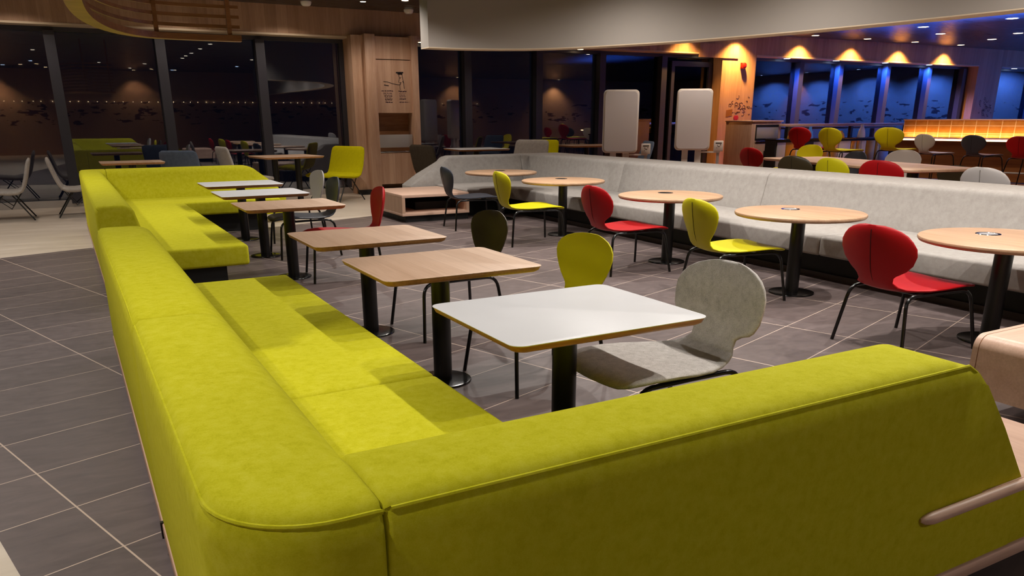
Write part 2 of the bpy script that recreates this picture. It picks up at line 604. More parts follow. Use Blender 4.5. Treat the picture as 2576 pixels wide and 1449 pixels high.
# ------------------------------------------------------------------ corner sofas (two lime, one pale bench)
def corner_sofa(name, label, cat, ox, oy, su, sv, prof, mat, Lend, Lsplit, Aend, zcap, r, seat, trim, extra=None, rot=0.0, group=None, Lrake=None):
    root = thing(name, label, cat, (ox, oy, 0), rot, group)
    def W(u, v, z):
        return (su * u, sv * v, z)
    def ring(kind, t, shrink=0.0, cap=None):
        out = []
        for dl, da, z in prof:
            if cap is not None:
                z = min(z, cap)
            if kind == 'L':
                u, v = dl, max(t, da)
            elif kind == 'A':
                u, v = max(t, dl), da
            else:
                if dl < r and da < r:
                    f = r - max(dl, da)
                    u, v = r + f * math.cos(t), r + f * math.sin(t)
                else:
                    u, v = dl, da
            out.append(Vector((u, v, z)))
        if shrink:
            c = sum(out, Vector()) / len(out)
            for p in out:
                d = c - p
                if kind == 'L':
                    d.y = 0
                else:
                    d.x = 0
                p += d.normalized() * min(shrink, d.length)
        return [W(*p) for p in out]
    zt = max(p[2] for p in prof)
    def module(rings, pipe):
        o = obj('backrest', add_rings(NB(), rings), mat, root, angle=50)
        if pipe:
            pts = [Vector(rg[pipe]) for rg in rings]
            q = [pts[0]]
            for p in pts[1:]:
                if (p - q[-1]).length > .004:
                    q.append(p)
            obj('piping', tube(q, .0048, 6), mat, o)
        return o
    def run(kind, t0, t1, step=.35, end0='seam', end1='seam'):
        n = max(2, int(abs(t1 - t0) / step))
        ts = [t0 + (t1 - t0) * i / n for i in range(n + 1)]
        s = 1 if t1 > t0 else -1
        rings = []
        for e, tt, ss in ((end0, t0, s),):
            if e == 'seam':
                rings += [ring(kind, tt + .001 * ss, .016), ring(kind, tt + .004 * ss, .005), ring(kind, tt + .014 * ss, 0)]
            elif e == 'round':
                for q, sh in ((0, .03), (.004, .018), (.011, .008), (.02, .003), (.03, 0)):
                    rings.append(ring(kind, tt + q * ss, sh))
        for tt in ts[1:-1]:
            rings.append(ring(kind, tt, 0))
        if end1 == 'seam':
            rings += [ring(kind, t1 - .014 * s, 0), ring(kind, t1 - .004 * s, .005), ring(kind, t1 - .001 * s, .016)]
        elif end1 == 'round':
            for q, sh in ((.03, 0), (.02, .003), (.011, .008), (.004, .018), (0, .03)):
                rings.append(ring(kind, t1 - q * s, sh))
        return rings
    PI_ = 5
    # long leg, outermost module first
    cuts = [Lend] + Lsplit
    for i in range(len(cuts) - 1):
        module(run('L', cuts[i], cuts[i + 1], end0='round' if i == 0 else 'seam'), PI_)
    # corner module
    k_ = prof[0]
    uc = extra['corner_u']
    rings = run('L', cuts[-1], max(r, .02) + .02, end0='seam', end1=None)
    for i in range(13):
        rings.append(ring('C', PI + (PI / 2) * i / 12))
    rings += run('A', max(r, .02) + .02, uc, step=.1, end0=None, end1='seam')
    module(rings, PI_)
    # arm with its sloping end
    rings = run('A', uc, Aend - .25, end0='seam', end1=None)
    for t in [Aend - .25] + zcap:
        if isinstance(t, tuple):
            rings.append(ring('A', t[0], 0, t[1]))
        else:
            rings.append(ring('A', t, 0))
    last = zcap[-1]
    rings.append(ring('A', last[0] + .004, .01, last[1] - .01))
    module(rings, PI_)
    # seats
    for (u0, v0, u1, v1, z0, z1) in seat:
        xa, xb = sorted((su * u0, su * u1)); ya, yb = sorted((sv * v0, sv * v1))
        obj('seat_cushion', bx(xa, ya, z0, xb, yb, z1, .028, 4), mat, root, angle=50)
    for nm, (u0, v0, z0, u1, v1, z1, bev), m in trim:
        xa, xb = sorted((su * u0, su * u1)); ya, yb = sorted((sv * v0, sv * v1))
        obj(nm, bx(xa, ya, z0, xb, yb, z1, bev), m, root)
    return root

def gprof(h, T, Ts, zb=.13, TA=None, TsA=None, rr=.10):
    TA = T if TA is None else TA
    TsA = Ts if TsA is None else TsA
    base = [(0, zb), (0, .3), (0, .5), (0, h - .075), (.004, h - .045), (.014, h - .018), (.030, h), (.08, h + .002)]
    out = [(d, d, z) for d, z in base]
    for ins, dz in ((1.7, .002), (1.1, -.003), (.74, -.012), (.46, -.027), (.22, -.048), (.06, -.075), (.0, -.105)):
        q = ins * rr
        out.append((T - q, TA - q, h + dz * rr / .1))
    for f in (.35, .7, 1.0):
        z0_ = h - 1.05 * rr
        z = z0_ + (.45 - z0_) * f
        out.append((T + (Ts - T) * f, TA + (TsA - TA) * f, z))
    out.append((Ts, TsA, .3)); out.append((Ts, TsA, zb))
    return out

HB = .86
gp = gprof(HB, .345, .415, rr=.085)
SH = .45
ZC = [(2.03, HB + .002), (2.09, HB - .003), (2.145, HB - .018), (2.19, HB - .045), (2.24, HB - .09), (2.385, .60), (2.54, .40), (2.553, .385)]
near = corner_sofa('corner_sofa', 'lime felt corner sofa in the foreground with a sloping arm end and a wooden rail', 'sofa',
    .119, 1.268, 1, 1, gp, GREEN, 4.64, [1.78], 2.26, ZC, .23,
    [(.37, 1.082, 1.205, 1.835, .27, SH), (.37, 1.835, 1.205, 4.56, .27, SH), (.37, .37, 2.2, 1.077, .27, SH)],
    [('wooden_trim', (-.006, .0, .075, .05, 4.6, .132, .006), OAK_BY),
     ('wooden_trim', (.02, -.006, .075, 3.03, .05, .132, .006), OAK_B),
     ('plinth', (.09, .09, 0, 3.0, .42, .13, 0), PLINTH), ('plinth', (.09, .42, 0, 1.02, 4.5, .27, 0), PLINTH),
     ('plinth', (1.02, .42, 0, 2.1, .95, .27, 0), PLINTH)],
    dict(corner_u=.312))
# wooden shelf that the sloping arm end comes down on, and its green box below
b = NB()
add_rings(b, [[(x, y, z) for x, y in rrect(.36, .52, .02, 4, 2.68, .52 - .006)] for z in (.352, .392)])
sh = obj('end_shelf', b, OAK_BY, near, label='pale wooden shelf at the arm end')
obj('end_box', bx(2.548, .001, .13, 3.03, 1.0, .354, .004), GREEN, near)
pts = [(2.008, -.004, .372), (2.02, -.01, .372), (2.05, -.012, .372), (3.045, -.012, .372)]
obj('wooden_rail', tube(pts, [.006, .014, .0195, .0195], 14), OAK_B, near)
obj('trim_clip', bx(-.012, 1.6, .07, .0, 1.615, .136), BLACK, near)

gp2 = gprof(HB, .30, .385, rr=.075)
ZC2 = [(2.16, HB + .002), (2.25, HB - .004), (2.31, HB - .02), (2.36, HB - .05), (2.42, HB - .1), (2.62, .60), (2.78, .42)]
far = corner_sofa('corner_sofa', 'second lime felt corner sofa beyond the near one, by the pale floor', 'sofa',
    .163, 12.95, 1, -1, gp2, GREEN, 5.58, [2.0], 2.40, ZC2, .2,
    [(.36, 1.26, 1.2, 5.52, .265, SH), (.36, .36, 2.5, 1.25, .265, SH)],
    [('wooden_trim', (-.004, .1, .075, .05, 5.5, .132, .006), OAK_BY),
     ('plinth', (.12, .12, 0, 1.0, 5.46, .27, 0), PLINTH), ('plinth', (1.0, .12, 0, 2.3, 1.1, .27, 0), PLINTH)],
    dict(corner_u=.34))

HW = .90
wp = gprof(HW, .80, .90, .13, .33, .44, .055)
ZCW = [(2.30, HW + .002), (2.36, HW - .004), (2.41, HW - .02), (2.46, HW - .05), (2.51, HW - .1), (2.9, .60), (3.17, .425)]
bench = corner_sofa('corner_bench', 'long pale grey felt corner bench facing the round tables', 'bench',
    8.33, 13.25, -1, -1, wp, WFELT, 13.5, [10.3, 6.25, 3.3], 2.54, ZCW, .06,
    [(.87, 1.72, 1.93, 8.1, .262, SH), (.87, 8.1, 1.93, 13.45, .262, SH), (.87, .4, 2.72, 1.73, .262, SH)],
    [('plinth', (.1, .2, 0, 1.66, 13.3, .262, 0), PLINTH), ('plinth', (1.66, .2, 0, 3.5, 1.45, .262, 0), PLINTH), ('base_strip', (1.66, 1.5, 0, 1.70, 13.3, .055, 0), DSTRIP)],  # dark red-brown strip along the foot of the plinth
    dict(corner_u=.97), rot=-R(1.0))
# open oak box at the bench's far end
zb0, zb1 = .10, .42
obj('end_box_top', bx(-3.87, -1.86, zb1 - .045, -2.74, -.55, zb1, .004), OAK_B, bench)
obj('end_box_floor', bx(-3.87, -1.86, zb0, -2.74, -.55, zb0 + .045, .004), OAK_B, bench)
b = bx(-3.87, -1.86, zb0 + .045, -3.82, -.55, zb1 - .045)
obj('end_box_side', b, OAK_S, bench)
obj('end_box_side', bx(-2.79, -1.86, zb0 + .045, -2.74, -.55, zb1 - .045), OAK_S, bench)
obj('end_box_back', bx(-3.82, -.62, zb0 + .045, -2.79, -.58, zb1 - .045), OAK_B, bench)
obj('plinth', bx(-3.8, -1.8, 0, -2.74, -.6, zb0), PLINTH, bench)

# ------------------------------------------------------------------ oblong two-seat tables
def oblong_table(label, x, y, top, white, h=.735, hx=.483, hy=.405, two_poles=False, rotz=0.0, zs=1.0, group='oblong cafe tables'):
    t = thing('cafe_table', label, 'table', (x, y, 0), rotz, group)
    h *= zs
    p = rrect(hx, hy, .055)
    q = rrect(hx - .004, hy - .004, .052)
    u = rrect(hx - .012, hy - .012, .05)
    s = rrect(hx - .028, hy - .028, .045)
    obj('tabletop', prism([(q, h - .006), (p, h - .003), (p, h - .0012), (q, h)]), top, t)
    obj('table_edge', prism([(s, h - .036), (u, h - .026), (q, h - .006)]), OAK_EX if white else OAK_E, t)
    poles = ((-.22, 0), (.22, 0)) if two_poles else ((0, 0),)
    for dx, dy in poles:
        obj('pole', lathe([(0, .012), (.056, .012), (.056, h - .05), (.1, h - .048), (.1, h - .036), (0, h - .036)], 28, (dx, dy)), BLACK, t)
        obj('base_plate', lathe([(0, 0), (.172, 0), (.175, .004), (.172, .011), (.16, .014), (.06, .016), (0, .016)], 40, (dx, dy)), BLACKG, t)
    return t

oblong_table('white topped oblong table nearest the front, beside the grey fabric chair', 1.845, 2.845, WHITE, True)
oblong_table('oak topped oblong table right behind the nearest white one', 1.855, 4.235, OAK_T, False)
oblong_table('oak topped oblong table third from the front, before the edge-on red shell chair', 1.85, 5.545, OAK_T, False)
oblong_table('oak topped oblong table at the near end of the second sofa', 1.89, 8.02, OAK_T, False)
oblong_table('white topped oblong table second from the far end of the lime sofa', 1.925, 9.47, WHITE, True)
oblong_table('white topped oblong table at the far end of the lime sofa', 1.985, 10.95, WHITE, True)

# ------------------------------------------------------------------ round tables
def round_table(label, x, y, hub, r=.565, h=.737):
    t = thing('round_table', label, 'table', (x, y, 0), 0, 'round cafe tables')
    obj('tabletop', lathe([(0, h), (r - .014, h), (r - .004, h - .005), (r, h - .014), (r - .002, h - .024), (r - .012, h - .036), (r - .03, h - .04), (0, h - .04)], 72), OAK_R, t)
    obj('pole', lathe([(0, .012), (.06, .012), (.06, h - .05), (.11, h - .048), (.11, h - .04), (0, h - .04)], 28), BLACK, t)
    obj('base_plate', lathe([(0, 0), (.198, 0), (.202, .004), (.199, .012), (.185, .015), (.06, .018), (0, .018)], 44), BLACKG, t)
    hx, hy = .09, .19
    obj('socket_ring', lathe([(.062, h), (.064, h + .003), (.082, h + .003), (.084, h)], 32, (hx, hy)), CHROME if hub else BLACK, t)
    hb = obj('socket_lid', lathe([(0, h + .0015), (.062, h + .0015), (.062, h - .002), (0, h - .002)], 32, (hx, hy)), STEEL if hub else BLACKG, t)
    return t
OAK_R = wood('oak_round_top', lin(198, 162, 130), lin(166, 128, 98), 'Y', .0, 'X', .45)
round_table('round oak table at the far corner of the pale bench', 5.98, 11.15, False)
round_table('second round oak table from the far corner, behind the edge-on red chair', 5.89, 9.2, False)
round_table('round oak table with a black socket between the red and the lime chair', 5.76, 6.82, False)
round_table('round oak table with a steel socket ring left of the big red chair', 5.70, 4.97, True)
round_table('round oak table cut by the right edge of the picture', 5.68, 3.12, True)

# ------------------------------------------------------------------ waterfall bench at right
t = thing('low_bench', 'pale wooden waterfall bench with rounded edges at the right edge', 'bench', (4.06, .3, 0))
def wf(x0, x1, z0, z1, r_):
    pts = [(x0, z0)]
    for i in range(7):
        a_ = PI - (PI / 2) * i / 6
        pts.append((x0 + r_ + r_ * math.cos(a_), z1 - r_ + r_ * math.sin(a_)))
    for i in range(7):
        a_ = PI / 2 - (PI / 2) * i / 6
        pts.append((x1 - r_ + r_ * math.cos(a_), z1 - r_ + r_ * math.sin(a_)))
    pts.append((x1, z0))
    return pts
pr = wf(0, .95, .135, .455, .07)
def slab(y0, y1, ins=0.0):
    return add_rings(NB(), [[(x, y0 + ins, z) for x, z in pr], [(x, y1 - ins, z) for x, z in pr]])
obj('bench_shell', slab(0, 1.966), OAK_B, t)
pr = wf(.004, .946, .139, .451, .066)
obj('bench_end_lip', slab(1.966, 1.971), OAK_D, t)
pr = wf(0, .95, .135, .455, .07)
obj('bench_end', slab(1.971, 2.0), OAK_B, t)
obj('plinth', bx(.16, .1, 0, .8, 1.75, .135), PLINTH, t)

# ------------------------------------------------------------------ shell chairs
SEATP = [  # x, z, half width along the shell's centre line, front edge to top of the back
    (.405, .418, .14), (.402, .424, .20), (.385, .438, .245), (.34, .452, .275), (.26, .460, .292), (.15, .460, .298), (.03, .453, .292),
    (-.09, .446, .270), (-.18, .446, .232), (-.245, .452, .198), (-.29, .468, .172)]
PADH = [(-.322, .496, .146), (-.342, .53, .146), (-.351, .55, .18), (-.359, .567, .232), (-.366, .59, .266), (-.376, .635, .292), (-.388, .70, .302),
    (-.396, .75, .299), (-.402, .792, .278), (-.406, .826, .243), (-.409, .852, .196), (-.411, .870, .138), (-.412, .880, .08)]
BROAD = [(-.322, .496, .14), (-.342, .53, .15), (-.351, .55, .172), (-.359, .567, .202), (-.366, .59, .238), (-.376, .635, .282), (-.388, .70, .308),
    (-.396, .75, .305), (-.402, .792, .278), (-.406, .826, .243), (-.409, .852, .196), (-.411, .870, .138), (-.412, .880, .08)]
SLIM = [(-.322, .496, .166), (-.342, .53, .172), (-.352, .552, .183), (-.361, .578, .202), (-.369, .605, .224), (-.378, .645, .252), (-.388, .70, .281),
    (-.396, .75, .295), (-.402, .792, .290), (-.406, .826, .262), (-.409, .852, .213), (-.411, .870, .15), (-.412, .880, .085)]
def shell(PROF, i0, i1, dz=0.0, T=.03, wide=1.0):
    rows = PROF[i0:i1 + 1]
    n = 15
    top, bot = [], []
    for k, (x, z, hw) in enumerate(rows):
        gi = i0 + k
        a = PROF[max(gi - 1, 0)]; c = PROF[min(gi + 1, len(PROF) - 1)]
        d = Vector((c[0] - a[0], 0, c[1] - a[1])).normalized()
        nrm = Vector((d.z, 0, -d.x))      # towards the sitter
        if nrm.z < 0 and gi < 6:
            nrm = -nrm
        up = min(1, max(0, (z - .47) / .12))
        rt, rb = [], []
        for j in range(n):
            s = -1 + 2 * j / (n - 1)
            s = math.sin(s * PI / 2)
            y = s * hw * wide
            cup = .055 * up * (s * s) * (hw / .29)
            dish = -.014 * (1 - up) * (1 - s * s) * min(1, hw / .27)
            p = Vector((x + cup, y, z + dish + dz))
            e = (1 - abs(s) ** 3) ** .5 if abs(s) < 1 else 0
            endf = 1.0
            if gi < 3: endf = (.35, .6, .85)[gi]
            if gi > len(PROF) - 4: endf = (.85, .6, .3)[gi - len(PROF) + 3]
            th = T * (.22 + .78 * e) * endf
            rt.append(p + nrm * th / 2); rb.append(p - nrm * th / 2)
        top.append(rt); bot.append(rb)
    rings = [a + b_[::-1] for a, b_ in zip(top, bot)]
    return add_rings(NB(), rings)

SPLIT = 10
def shell_chair(name, label, cat, mat, seam, zs=0.0, T=.03, wide=1.0, head=BROAD):
    PROF = SEATP + head
    t = thing(name, label, cat)
    obj('seat', shell(PROF, 0, SPLIT, zs, T, wide), mat, t, angle=60)
    bk = obj('backrest', shell(PROF, SPLIT, len(PROF) - 1, zs, T, wide), mat, t, angle=60)
    pts = []
    for i in range(SPLIT, len(PROF) - 2):
        x, z, hw = PROF[i]
        a = PROF[i - 1]; c = PROF[i + 1]
        d = Vector((c[0] - a[0], 0, c[1] - a[1])).normalized()
        nrm = Vector((d.z, 0, -d.x))
        pts.append(Vector((x, 0, z + zs)) - nrm * (T / 2 + .0002))
    obj('back_seam', tube(pts, .0028, 6), seam, bk)
    zr = .416 + zs
    k = 1 + zs * .35
    for s in (-1, 1):
        f0 = Vector((.375 * k, s * .325 * k, 0)); f1 = Vector((.335, s * .255, zr)); m1 = Vector((.25, s * .245, zr))
        r0 = Vector((-.325 * k, s * .30 * k, 0)); r1 = Vector((-.275, s * .235, zr)); m0 = Vector((-.19, s * .235, zr))
        fd = (f1 - f0).normalized(); rd = (r1 - r0).normalized()
        fl = [f0, f0 + (f1 - f0) * .5] + bez(f1 - fd * .085, f1, m1)
        rl = [r0, r0 + (r1 - r0) * .5] + bez(r1 - rd * .085, r1, m0)
        obj('leg', tube(fl, .0125, 10), BLACKG, t)
        obj('leg', tube(rl, .0125, 10), BLACKG, t)
        obj('side_rail', tube([m1, (m1 + m0) / 2 + Vector((0, 0, .002)), m0], .0125, 10), BLACKG, t)
    obj('cross_bar', tube([(.16, -.245, zr), (.16, .245, zr)], .010, 8), BLACKG, t)
    obj('cross_bar', tube([(-.14, -.238, zr), (-.14, .238, zr)], .010, 8), BLACKG, t)
    return t

proto = shell_chair('shell_chair', '', 'chair', RED, SEAMR)
slim_proto = shell_chair('shell_chair', '', 'chair', RED, SEAMR, head=SLIM)
pad_proto = shell_chair('shell_chair', '', 'chair', GREYF, SEAMG, T=.046, head=PADH)
bar_proto = shell_chair('bar_chair', '', 'bar chair', RED, SEAMR, zs=.30)
used = {}
def place(label, x, y, deg, mat, seam, group, z=0.0, src=None, scale=1.0, cat='chair'):
    src = src or proto
    if src not in used:
        used[src] = True
        c = src
    else:
        c = copy_tree(src)
    c.location = (x, y, z)
    c.rotation_euler = (0, 0, R(deg))
    c.scale = (scale, scale, scale)
    c['label'] = label
    c['category'] = cat
    c['group'] = group
    recolour(c, {'seat': mat, 'backrest': mat, 'back_seam': seam})
    return c
G1 = 'shell chairs at the round tables'
place('charcoal shell chair at the farthest round table, by the open oak box', 5.12, 10.50, -8, NAVY, BLACK, G1, src=slim_proto)
place('lime shell chair turned to the pale bench, second from the far end', 5.12, 8.82, -8, YEL, SEAM, G1, src=slim_proto, scale=1.03)
place('red shell chair seen edge-on in the middle of the round tables', 5.04, 6.68, -4, RED, SEAMR, G1, scale=1.01)
place('lime shell chair behind the grey fabric chair, facing the pale bench', 5.08, 5.15, -11, YEL, SEAM, G1, src=slim_proto)
place('big red shell chair with a round back and dark seam, at the rightmost round table', 5.02, 3.38, -4, RED, SEAMR, G1, scale=.985)
G2 = 'shell chairs at the oblong tables'
place('grey speckled fabric shell chair at the nearest white table', 2.36, 2.79, 180, GREYF, SEAMG, G2, src=pad_proto)
place('lime shell chair showing its front above the nearest white table', 2.435, 4.05, 180 + 3, YEL, SEAM, G2, src=slim_proto, scale=.97)
place('olive brown shell chair at the second oak table', 2.445, 5.385, 180 + 1, OLIVE, BLACK, G2, src=slim_proto, scale=.985)
place('red shell chair at the oak table beside the pale floor', 2.39, 7.82, 180 - 8, RED, SEAMR, G2, src=slim_proto)
place('charcoal shell chair at the second white table from the far end', 2.40, 9.37, 180 - 2, NAVY, BLACK, G2, src=slim_proto)
place('grey shell chair at the farthest white table', 2.59, 10.69, 180 + 2, GREYV, SEAMG, G2, src=slim_proto)

# long table and its chairs beyond the pale bench
t = thing('long_table', 'long oak table beyond the pale bench, with mixed chairs around it', 'table', (10.36, 8.02, .15), R(-14))
h = .745
p = rrect(.60, 1.72, .12); q = rrect(.59, 1.71, .11); s_ = rrect(.57, 1.69, .1)
obj('tabletop', prism([(s_, h - .04), (p, h - .03), (p, h - .006), (q, h)]), OAK_T, t)
for yy in (-1.1, 1.1):
    obj('pole', lathe([(0, .01), (.075, .01), (.075, h - .04), (0, h - .04)], 24, (0, yy)), BLACK, t)
    obj('base_plate', lathe([(0, 0), (.30, 0), (.30, .012), (0, .016)], 40, (0, yy)), BLACKG, t)
G3 = 'chairs around the long oak table'
P3 = [('red shell chair by the oak bin cabinet, left end of the long oak table', 10.95, 10.43, -5, RED, SEAMR),
      ('olive brown shell chair leftmost on the near side of the long oak table', 9.20, 7.90, 0, OLIVE, BLACK),
      ('lime shell chair on the near side of the long oak table, beside the red one', 9.16, 7.20, -8, YEL, SEAM),
      ('red shell chair on the near side of the long oak table', 9.20, 6.56, 3, RED, SEAMR),
      ('lime shell chair on the far side of the long oak table', 12.2, 10.85, 180, YEL, SEAM),
      ('pale grey shell chair on the far side of the long oak table', 11.45, 8.30, 185, GREYV, SEAMG),
      ('olive brown shell chair at the right tip of the long oak table', 11.2, 7.15, 195, OLIVE, BLACK),
      ('pale grey shell chair with a centre seam near the right edge, behind the pale bench', 8.9, 5.0, -10, GREYV, SEAMG)]
for lb, x, y, a, m, sm in P3:
    place(lb, x, y, a, m, sm, G3, .15, scale=.8 if 'right tip' in lb else 1.0)
place('navy shell chair with a low back behind the long oak table', 11.50, 9.35, 165, NAVY, BLACK, G3, .10)

# bar chairs in front of the amber counter and the rail
G4 = 'bar chairs at the counters'
B4 = [('pale grey bar chair in front of the amber tiled counter', 16.06, 10.66, -10, GREYV, SEAMG, .88),
      ('navy bar chair in front of the amber tiled counter', 16.0, 9.6, -5, NAVY, BLACK, .88),
      ('red bar chair cut by the right edge in front of the amber tiled counter', 15.75, 8.58, 0, RED, SEAMR, .88),
      ('red bar chair standing high under the wooden rail', 14.12, 12.25, 0, RED, SEAMR, 1.0),
      ('lime bar chair with a round back under the wooden rail', 13.77, 11.15, -4, YEL, SEAM, 1.0),
      ('lime bar chair with a broad back left of the amber tiled counter', 15.05, 10.85, 10, YEL, SEAM, 1.0)]
for lb, x, y, a, m, sm, sc_ in B4:
    place(lb, x, y, a, m, sm, G4, .15, bar_proto, sc_, 'bar chair')

# ------------------------------------------------------------------ padded lounge chairs on wire legs
def lounge_chair(label, x, y, deg, mat, zs=1.0, z=0.0, ys=1.0):
    t = thing('lounge_chair', label, 'lounge chair', (x, y, z), R(deg), 'padded lounge chairs by the windows')
    pf = [(.40, .40, .30), (.385, .415, .33), (.30, .425, .345), (.12, .41, .35), (-.06, .395, .35), (-.17, .40, .35), (-.235, .43, .35), (-.275, .49, .35),
          (-.31, .58, .35), (-.345, .69, .345), (-.375, .79, .34), (-.392, .845, .325), (-.398, .87, .28)]
    def pad(i0, i1):
        rings = []
        for i in range(i0, i1 + 1):
            xx, zz, hw = pf[i]
            a_ = pf[max(i - 1, 0)]; c_ = pf[min(i + 1, len(pf) - 1)]
            d = Vector((c_[0] - a_[0], 0, c_[1] - a_[1])).normalized()
            n_ = Vector((d.z, 0, -d.x))
            th = .055 * (.45 if i in (0, len(pf) - 1) else .85 if i in (1, len(pf) - 2) else 1)
            ring = []
            for yy, f in ((-1, .0), (-.97, .32), (-.9, .5), (.9, .5), (.97, .32), (1, 0), (.97, -.32), (.9, -.5), (-.9, -.5), (-.97, -.32)):
                pnt = Vector((xx, yy * hw * ys, zz)) + n_ * (th * f)
                pnt.z *= zs
                ring.append(pnt)
            rings.append(ring)
        return add_rings(NB(), rings)
    obj('seat', pad(0, 6), mat, t, angle=60)
    obj('backrest', pad(6, len(pf) - 1), mat, t, angle=60)
    zr = .385 * zs
    for sx, sy in ((1, 1), (1, -1), (-1, 1), (-1, -1)):
        obj('leg', tube([(sx * .32 + (.02 if sx > 0 else -.03), sy * .31 * ys, 0), (sx * .05 - .03, sy * .24 * ys, zr)], .0115, 8), BLACK, t)
    for sy in (1, -1):
        obj('brace', tube([(.20, sy * .26 * ys, zr), (-.06, sy * .285 * ys, zr * .45), (-.22, sy * .26 * ys, zr)], .009, 8), BLACK, t)
    return t
lounge_chair('light grey lounge chair at the left edge, seat pointing left', -.88, 15.1, 180, GREYL, 1.08)
lounge_chair('light grey lounge chair behind the lime sofa, back to back with another', .16, 15.25, 0, GREYL, 1.08)
lounge_chair('lime lounge chair beside the tall oak bin tower', 4.62, 15.45, 208, LIMEF, 1.16, 0, 1.3)
lounge_chair('slate blue lounge chair half hidden behind the far sofa arm', 1.95, 15.45, 60, BLUEF, 1.16)
lounge_chair('light grey lounge chair seen edge-on above the far sofa arm, beside a slate one', 2.86, 15.1, 8, GREYL, 1.22)
lounge_chair('dark brown lounge chair between the bin tower and the white table', 6.42, 14.65, 20, OLIVEF, 1.2)
lounge_chair('light grey lounge chair behind the pale bench, right of the white table', 8.25, 14.45, 208, GREYL, 1.09, .15, 1.2)
lounge_chair('lime lounge chair peeping out behind the light grey one', 9.0, 15.1, 215, LIMEF, 1.06, .15)
lounge_chair('blue lounge chair behind the left white kiosk', 10.35, 13.6, 160, BLUEF, 1.05, .15)
oblong_table('oak topped oblong table by the left windows', 1.0, 14.9, OAK_T, False, zs=1.17, group='window tables')
oblong_table('oak topped oblong table with two poles beside the lime lounge chair', 3.64, 15.25, OAK_T, False, two_poles=True, rotz=R(8), zs=1.19, hx=.56, hy=.5, group='window tables')
oblong_table('white topped oblong table behind the pale bench, by the windows', 7.5, 15.05, WHITE, True, rotz=R(-3), zs=1.27, hx=.55, hy=.5, group='window tables')
oblong_table('oak topped oblong table half hidden by the left white kiosk', 10.45, 15.35, OAK_T, False, rotz=R(-8), zs=1.28, hx=.6, hy=.5, group='window tables')

# ------------------------------------------------------------------ tall oak bin tower
t = thing('bin_tower', 'tall oak waste tower with a steel flap and a drawing on its front', 'waste station', (0, 0, 0))
TX0, TX1, TY0, TY1 = 5.60, 6.74, 16.15, 16.50
obj('side_panel', bx(TX0, TY0, .1, TX0 + .22, TY1, 3.13, .003), OAK_S, t)
obj('side_panel', bx(TX1 - .15, TY0, .1, TX1, TY1, 3.13, .003), OAK_S, t)
b = bx(TX0 - .24, TY0 + .12, .1, TX0 + .001, TY1, 3.11)
obj('side_panel', b, OAK_S, t)
fx0, fx1, fy = TX0 + .22, TX1 - .15, TY0 + .07
obj('top_panel', bx(fx0, fy, 2.675, fx1, fy + .05, 3.10), OAK_Z, t)
obj('middle_panel', bx(fx0, fy, 1.635, fx1, fy + .05, 2.66), OAK_Z, t)
obj('lower_door', bx(fx0, fy, .20, fx1, fy + .05, .835), OAK_Z, t)
obj('niche_back', bx(fx0, TY1 - .03, .835, fx1, TY1 - .005, 1.635), OAK_D, t)
b = bx(fx0, fy + .05, .80, fx1, TY1 - .03, .835)
add_box(b, fx0, fy + .05, 1.64, fx1, TY1 - .03, 1.67)
obj('niche_shelf', b, OAK_S, t)
obj('steel_flap', bx(fx0 + .02, fy - .005, .945, fx1 - .02, fy + .015, 1.205, .003), STEEL, t)
obj('steel_tray', bx(fx0 + .02, fy - .01, .845, fx1 - .02, fy + .12, .872, .004), CHROME, t)
obj('plinth', bx(TX0 - .2, TY0 + .08, 0, TX1 - .02, TY1, .1), PLINTH, t)
# drawing: a figure dropping a cup into two bins made of lines of writing
b = NB()
cx_ = (fx0 + fx1) / 2
def ink(pts, wd):
    stroke(b, [(cx_ + x, z) for x, z in pts], wd, fy - .002, .002)
for k in range(5):
    ink([(.10 + k * .018, 2.43 - .003 * k), (.12 + k * .018, 2.38)], .012)
ink([(.06, 2.42), (.22, 2.425)], .03); ink([(.09, 2.395), (.20, 2.40)], .02)
ink([(.12, 2.39), (.125, 2.34), (.15, 2.31), (.17, 2.34)], .012); ink([(.19, 2.40), (.20, 2.33), (.215, 2.25), (.225, 2.17), (.23, 2.11)], .012)
ink([(.13, 2.33), (.12, 2.27), (.11, 2.24), (.135, 2.22), (.17, 2.23)], .01)
ink([(-.22, 2.245), (-.12, 2.235), (-.02, 2.205), (.10, 2.185), (.15, 2.19), (.155, 2.24)], .013)
ink([(-.21, 2.18), (-.16, 2.172), (-.11, 2.165)], .018)
ink([(.125, 2.20), (.135, 2.13), (.14, 2.08)], .008); ink([(.20, 2.26), (.22, 2.22)], .016)
obj('figure_print', b, INK, t)
b = NB()
rw = random.Random(3)
def words(x0, x1, z, wd):
    x = x0
    while x < x1 - .008:
        e = min(x1, x + rw.uniform(.02, .06))
        n_ = max(2, int((e - x) / .008))
        ink([(x + (e - x) * i / n_, z + rw.uniform(-.3, .3) * wd) for i in range(n_ + 1)], wd)
        x = e + rw.uniform(.005, .012)
for z, xa, xb, wd in ((2.065, -.27, -.02, .016), (2.02, -.235, -.045, .012), (1.992, -.23, -.045, .008), (1.965, -.215, -.045, .016), (1.935, -.205, -.045, .009), (1.91, -.20, -.045, .012), (1.89, -.20, -.045, .014), (1.845, -.195, -.045, .018),
                      (2.06, .10, .275, .02), (2.02, .11, .25, .008), (1.985, .115, .25, .012), (1.955, .115, .25, .012), (1.91, .115, .255, .02), (1.848, .11, .28, .014), (1.847, .28, .34, .006)):
    if z == 2.06:
        obj('bin_print', b, INK_P, t)
        b = NB()
    words(xa, xb, z, wd)
obj('bin_print', b, INK_P, t)

